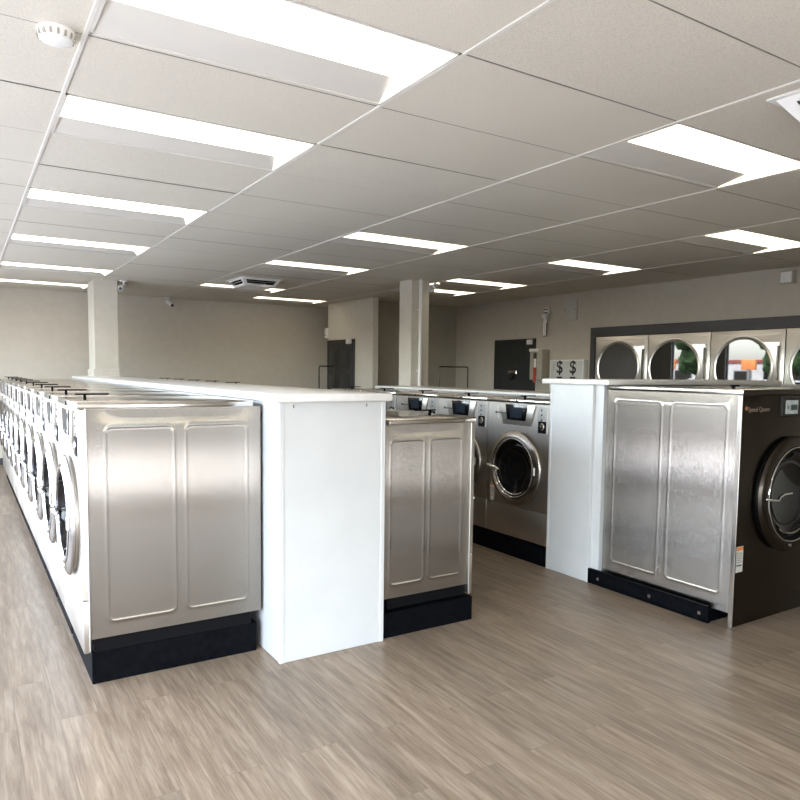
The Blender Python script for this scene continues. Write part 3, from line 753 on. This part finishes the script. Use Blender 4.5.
# white fitting with two rods
r = empty('wall_fitting', (XR, 8.11, 2.08)); tag(r, 'slim white fitting with two hanging rods high on the right wall', 'wall fitting')
b = B(); b.box(-.05, 0, -.045, .045, .34, .43, .008, 1); b.out('bracket', 'white_plastic', r)
b = B(); b.box(-.056, -.048, -.035, .035, .352, .366); b.box(-.056, -.048, -.035, .035, .395, .412); b.out('slot', 'ink', r, smooth=False)
b = B(); b.lathe([(0, .22), (.022, .22), (.03, .25), (.055, .30), (.06, .325), (0, .325)], (-.06, 0, 0), 'z', 24); b.out('collar', 'white_plastic', r)
for s in (-1, 1):
    b = B(); b.cyl((-.06, s*.022, 0), .014, .24, 'z', 14); rd = b.out('rod', 'white_plastic', r)
    b = B(); b.cyl((-.06, s*.034, .0), .006, .20, 'z', 10); b.cyl((-.06, s*.022, -.01), .013, .012, 'z', 10); b.out('dark_edge', 'ink', rd)

r = empty('cover_plate', (XR, 7.61, 2.30)); tag(r, 'pale grey rectangular cover plate high on the right wall', 'cover plate')
M['plate'] = speckle(mat('grey_plate', rough=.5), (.47, .47, .44), (.51, .51, .48), 12)
b = B(); b.box(-.03, .006, -.125, .125, 0, .305, .006, 2); b.out('plate', 'plate', r)
b = B()
for s in (-1, 1): b.cyl((-.034, s*.10, .152), .008, .006, 'x', 12)
b.out('screw', 'rim_dark', r)

r = empty('junction_box', (XR, 4.345, 2.515)); tag(r, 'small beige square box on the right wall near the ceiling above the dryers', 'box')
b = B(); b.box(-.075, .006, -.075, .075, 0, .14, .006, 2); b.out('case', 'beige_plastic', r)
b = B(); b.box(-.082, -.074, -.062, .062, .012, .128, .004, 1); b.out('cover', 'white_plastic', r)

# change machine
r = empty('change_machine', (XR, 7.60, .45)); tag(r, 'white change machine panel with two black dollar signs on the right wall', 'change machine')
b = B(); b.box(-.09, 0, -.345, .345, 0, 1.255, .006, 2); b.out('cabinet', 'white_plastic', r)
b = B(); b.box(-.096, -.088, -.325, .325, .62, 1.24, .003, 1); p = b.out('front_plate', 'white', r)
for yy in (.13, -.142):
    t = text_mesh('dollar_sign', '$', .265, 'ink', r, face_mx(-.0975, yy, 1.135), offset=.0035)
    b = B(); b.box(-.104, -.095, yy-.055, yy+.055, .975, 1.0, .002, 1); b.out('note_slot', 'ink', r)
b = B()
for q in range(3): b.cyl((-.10, .255, 1.11+.035*q), .007, .006, 'x', 12)
b.out('key_lock', 'rim_dark', r)
b = B(); b.box(-.11, -.09, -.20, .20, .18, .36, .01, 2); b.out('coin_tray', 'rim_dark', r)

# laundry carts with hanging rails
def cart(x, y, w, label, zt=1.59):
    r = empty('laundry_cart', (x, y, 0)); tag(r, label, 'laundry cart', 'wire laundry carts')
    hw, hd = w/2, .24
    b = B()
    for s in (-1, 1):
        pass
    b.tube([(-hw, 0, .16), (-hw, 0, zt-.03), (-hw+.004, 0, zt-.008), (-hw+.02, 0, zt), (hw-.02, 0, zt), (hw-.004, 0, zt-.008), (hw, 0, zt-.03), (hw, 0, .16)], .011, 10); b.out('hanging_rail', 'steel_dark', r)
    b = B()
    for zz in (.30, .45, .60):
        b.tube([(-hw+.02, -hd, zz), (hw-.02, -hd, zz), (hw-.02, hd, zz), (-hw+.02, hd, zz)], .005, 6, True)
    for i in range(9):
        xx = -hw+.02+(2*hw-.04)*i/8
        b.tube([(xx, -hd, .60), (xx, -hd, .30), (xx, hd, .30), (xx, hd, .60)], .003, 5)
    for i in range(7):
        yy = -hd + 2*hd*i/6
        b.tube([(-hw+.02, yy, .60), (-hw+.02, yy, .30), (hw-.02, yy, .30), (hw-.02, yy, .60)], .003, 5)
    b.out('basket', 'chrome', r)
    b = B(); b.tube([(-hw, -hd, .14), (hw, -hd, .14), (hw, hd, .14), (-hw, hd, .14)], .012, 8, True)
    for s in (-1, 1):
        b.tube([(s*hw, -hd, .14), (s*hw, 0, .16), (s*hw, hd, .14)], .012, 8)
        for t in (-1, 1): b.tube([(s*hw, t*hd, .14), (s*(hw-.02), t*hd, .31)], .008, 6)
    b.out('base', 'chrome', r)
    for s in (-1, 1):
        for t in (-1, 1):
            b = B(); b.lathe([(0, -.012), (.045, -.012), (.05, -.006), (.05, .006), (.045, .012), (0, .012)], (s*hw, t*hd, .05), 'x', 20)
            b.tube([(s*hw, t*hd+.0, .10), (s*hw, t*hd, .14)], .008, 6); b.box(s*hw-.02, s*hw+.02, t*hd-.012, t*hd+.012, .092, .104); b.out('caster', 'rubber', r)
    return r
cart(7.30, 9.92, .62, 'wire laundry cart with hanging rail in the back right corner alcove')
cart(5.46, 11.2, .29, 'wire laundry cart with hanging rail in front of the panelled door', 1.575)

# ------------------------------------------------------------------ the street outside, seen in the dryer doors
b = B(); b.box(-6.5, XL-.15, YF-.15, 60, -.12, -.02); struct(b.out('pavement', 'paving', smooth=False))
b = B(); b.box(-6.5, 14, -6.2, YF-.15, -.125, -.03); struct(b.out('pavement_front', 'paving', smooth=False))
b = B(); b.box(-60, -6.5, -40, 90, -.2, -.1); b.box(-6.5, 30, -40, -6.2, -.2, -.1); struct(b.out('road', 'asphalt', smooth=False))
def street_sign(x, y):
    r = empty('street_sign', (x, y, -.1)); tag(r, 'orange rectangular street sign mirrored in the third dryer door', 'sign')
    b = B(); b.cyl((0, 0, 0), .09, 2.0, 'z', 14); b.out('pole', 'pole', r)
    b = B(); b.box(-.08, .08, -.40, .40, 1.9, 2.45, .03, 2); b.out('board', 'orange', r)
street_sign(-20.0, 21.7)
def tree(x, y, h, rad, label):
    r = empty('street_tree', (x, y, -.1)); tag(r, label, 'tree', 'street trees')
    b = B(); b.tube([(0, 0, 0), (.05, .03, h*.3), (.0, .0, h*.7)], .14, 10); b.out('trunk', 'bark', r)
    b = B()
    for k in range(16):
        c = Vector((random.uniform(-1, 1), random.uniform(-1, 1), random.uniform(-.8, .9)))*rad*.75
        ret = bmesh.ops.create_icosphere(b.bm, subdivisions=2, radius=rad*random.uniform(.35, .55), matrix=Matrix.Translation(c + Vector((0, 0, h))))
        for v in ret['verts']: v.co += Vector((random.uniform(-1, 1), random.uniform(-1, 1), random.uniform(-1, 1)))*rad*.05
    b.out('crown', 'leaf', r)
tree(-30, 36.0, 3.6, 1.6, 'dark green street tree mirrored at the left of the third dryer door')
tree(-26, 22.5, 3.2, 1.9, 'dark green street tree mirrored at the right of the third dryer door')
tree(-33, 17, 3.2, 2.2, 'green street tree across the road')
def shop(x, y0, y1, h, label):
    r = empty('shop_building', (x, (y0+y1)/2, -.1)); tag(r, label, 'building'); hy = (y1-y0)/2
    b = B(); b.box(-5, 0, -hy, hy, 0, h); b.out('wall', 'facade', r, smooth=False)
    b = B(); b.box(-5.1, .1, -hy-.1, hy+.1, h, h+.25); b.out('roof', 'roof_red', r, smooth=False)
    n = int((y1-y0)/2.4)
    for i in range(n):
        yy = -hy + (i+.5)*(2*hy/n); b = B(); b.box(-.02, .06, yy-.75, yy+.75, .5, 2.0); f = b.out('window', 'pole', r, smooth=False)
        b = B(); b.box(.05, .07, yy-.68, yy+.68, .57, 1.93); b.out('pane', 'dryer_glass', f, smooth=False)
shop(-38, 27, 52, 2.6, 'low white shop building across the street')
shop(-42, 53, 75, 3.0, 'low pale building farther along the street')
def car(x, y, paint, label):
    r = empty('parked_car', (x, y, -.1)); tag(r, label, 'car', 'parked cars')
    prof = [(-2.1, .35), (-2.15, .7), (-1.95, .9), (-1.2, 1.0), (-.65, 1.42), (.75, 1.45), (1.45, 1.02), (2.0, .92), (2.15, .65), (2.1, .35)]
    b = B(); b.prism(prof, 0, -.85, .85, .06); b.out('body', paint, r)
    for s in (-1, 1):
        b = B(); b.prism([(-1.05, 1.0), (-.6, 1.36), (.7, 1.38), (1.25, 1.03)], 0, s*.845, s*.865); b.out('window', 'dryer_glass', r, smooth=False)
        for t in (-1.3, 1.35):
            b = B(); b.lathe([(0, -.1), (.28, -.1), (.32, -.06), (.32, .06), (.28, .1), (0, .1)], (s*.78, t, .32), 'x', 24); w = b.out('wheel', 'tyre', r)
car(-13, 15.5, 'car_white', 'white car parked across the street')
car(-14, 23.5, 'car_paint', 'silver car parked farther along the street')
car(-13, 7.5, 'car_paint', 'silver car parked before the shop window')

# ------------------------------------------------------------------ light
w = bpy.data.worlds.new('sky'); SC.world = w; w.use_nodes = True
nt = w.node_tree; bg = nt.nodes['Background']
sk = nt.nodes.new('ShaderNodeTexSky'); sk.sky_type = 'NISHITA'; sk.sun_disc = False
sk.sun_elevation = math.radians(50); sk.sun_rotation = math.radians(120); sk.air_density = 1.0; sk.dust_density = 2.0
hs = nt.nodes.new('ShaderNodeHueSaturation'); hs.inputs['Saturation'].default_value = .55
nt.links.new(sk.outputs[0], hs.inputs['Color']); nt.links.new(hs.outputs[0], bg.inputs[0]); bg.inputs[1].default_value = 2.6
su = bpy.data.lights.new('sun', 'SUN'); su.energy = 21; su.angle = .01; su.color = (1, .97, .93)
so = bpy.data.objects.new('sun', su); COL.objects.link(so)
so.rotation_euler = Vector((-.62, -.25, -.75)).to_track_quat('-Z', 'Y').to_euler()
def portal(loc, rot, sx, sy):
    l = bpy.data.lights.new('window_portal', 'AREA'); l.shape = 'RECTANGLE'; l.size = sx; l.size_y = sy; l.cycles.is_portal = True
    o = bpy.data.objects.new('window_portal', l); COL.objects.link(o); o.location = loc; o.rotation_euler = rot
portal((XL-.12, (LG0+LG1)/2, (SILL+HEAD)/2), (0, -PI/2, 0), HEAD-SILL, LG1-LG0)
portal(((FG0+FG1)/2, YF-.12, .75), (PI/2, 0, 0), FG1-FG0, 1.4)

SC.view_settings.view_transform = 'Standard'
SC.view_settings.look = 'None'
SC.view_settings.exposure = 0.33
SC.cycles.use_denoising = True
SC.cycles.max_bounces = 8
SC.cycles.diffuse_bounces = 5
SC.cycles.glossy_bounces = 5
SC.cycles.caustics_reflective = False
SC.cycles.sample_clamp_indirect = 6
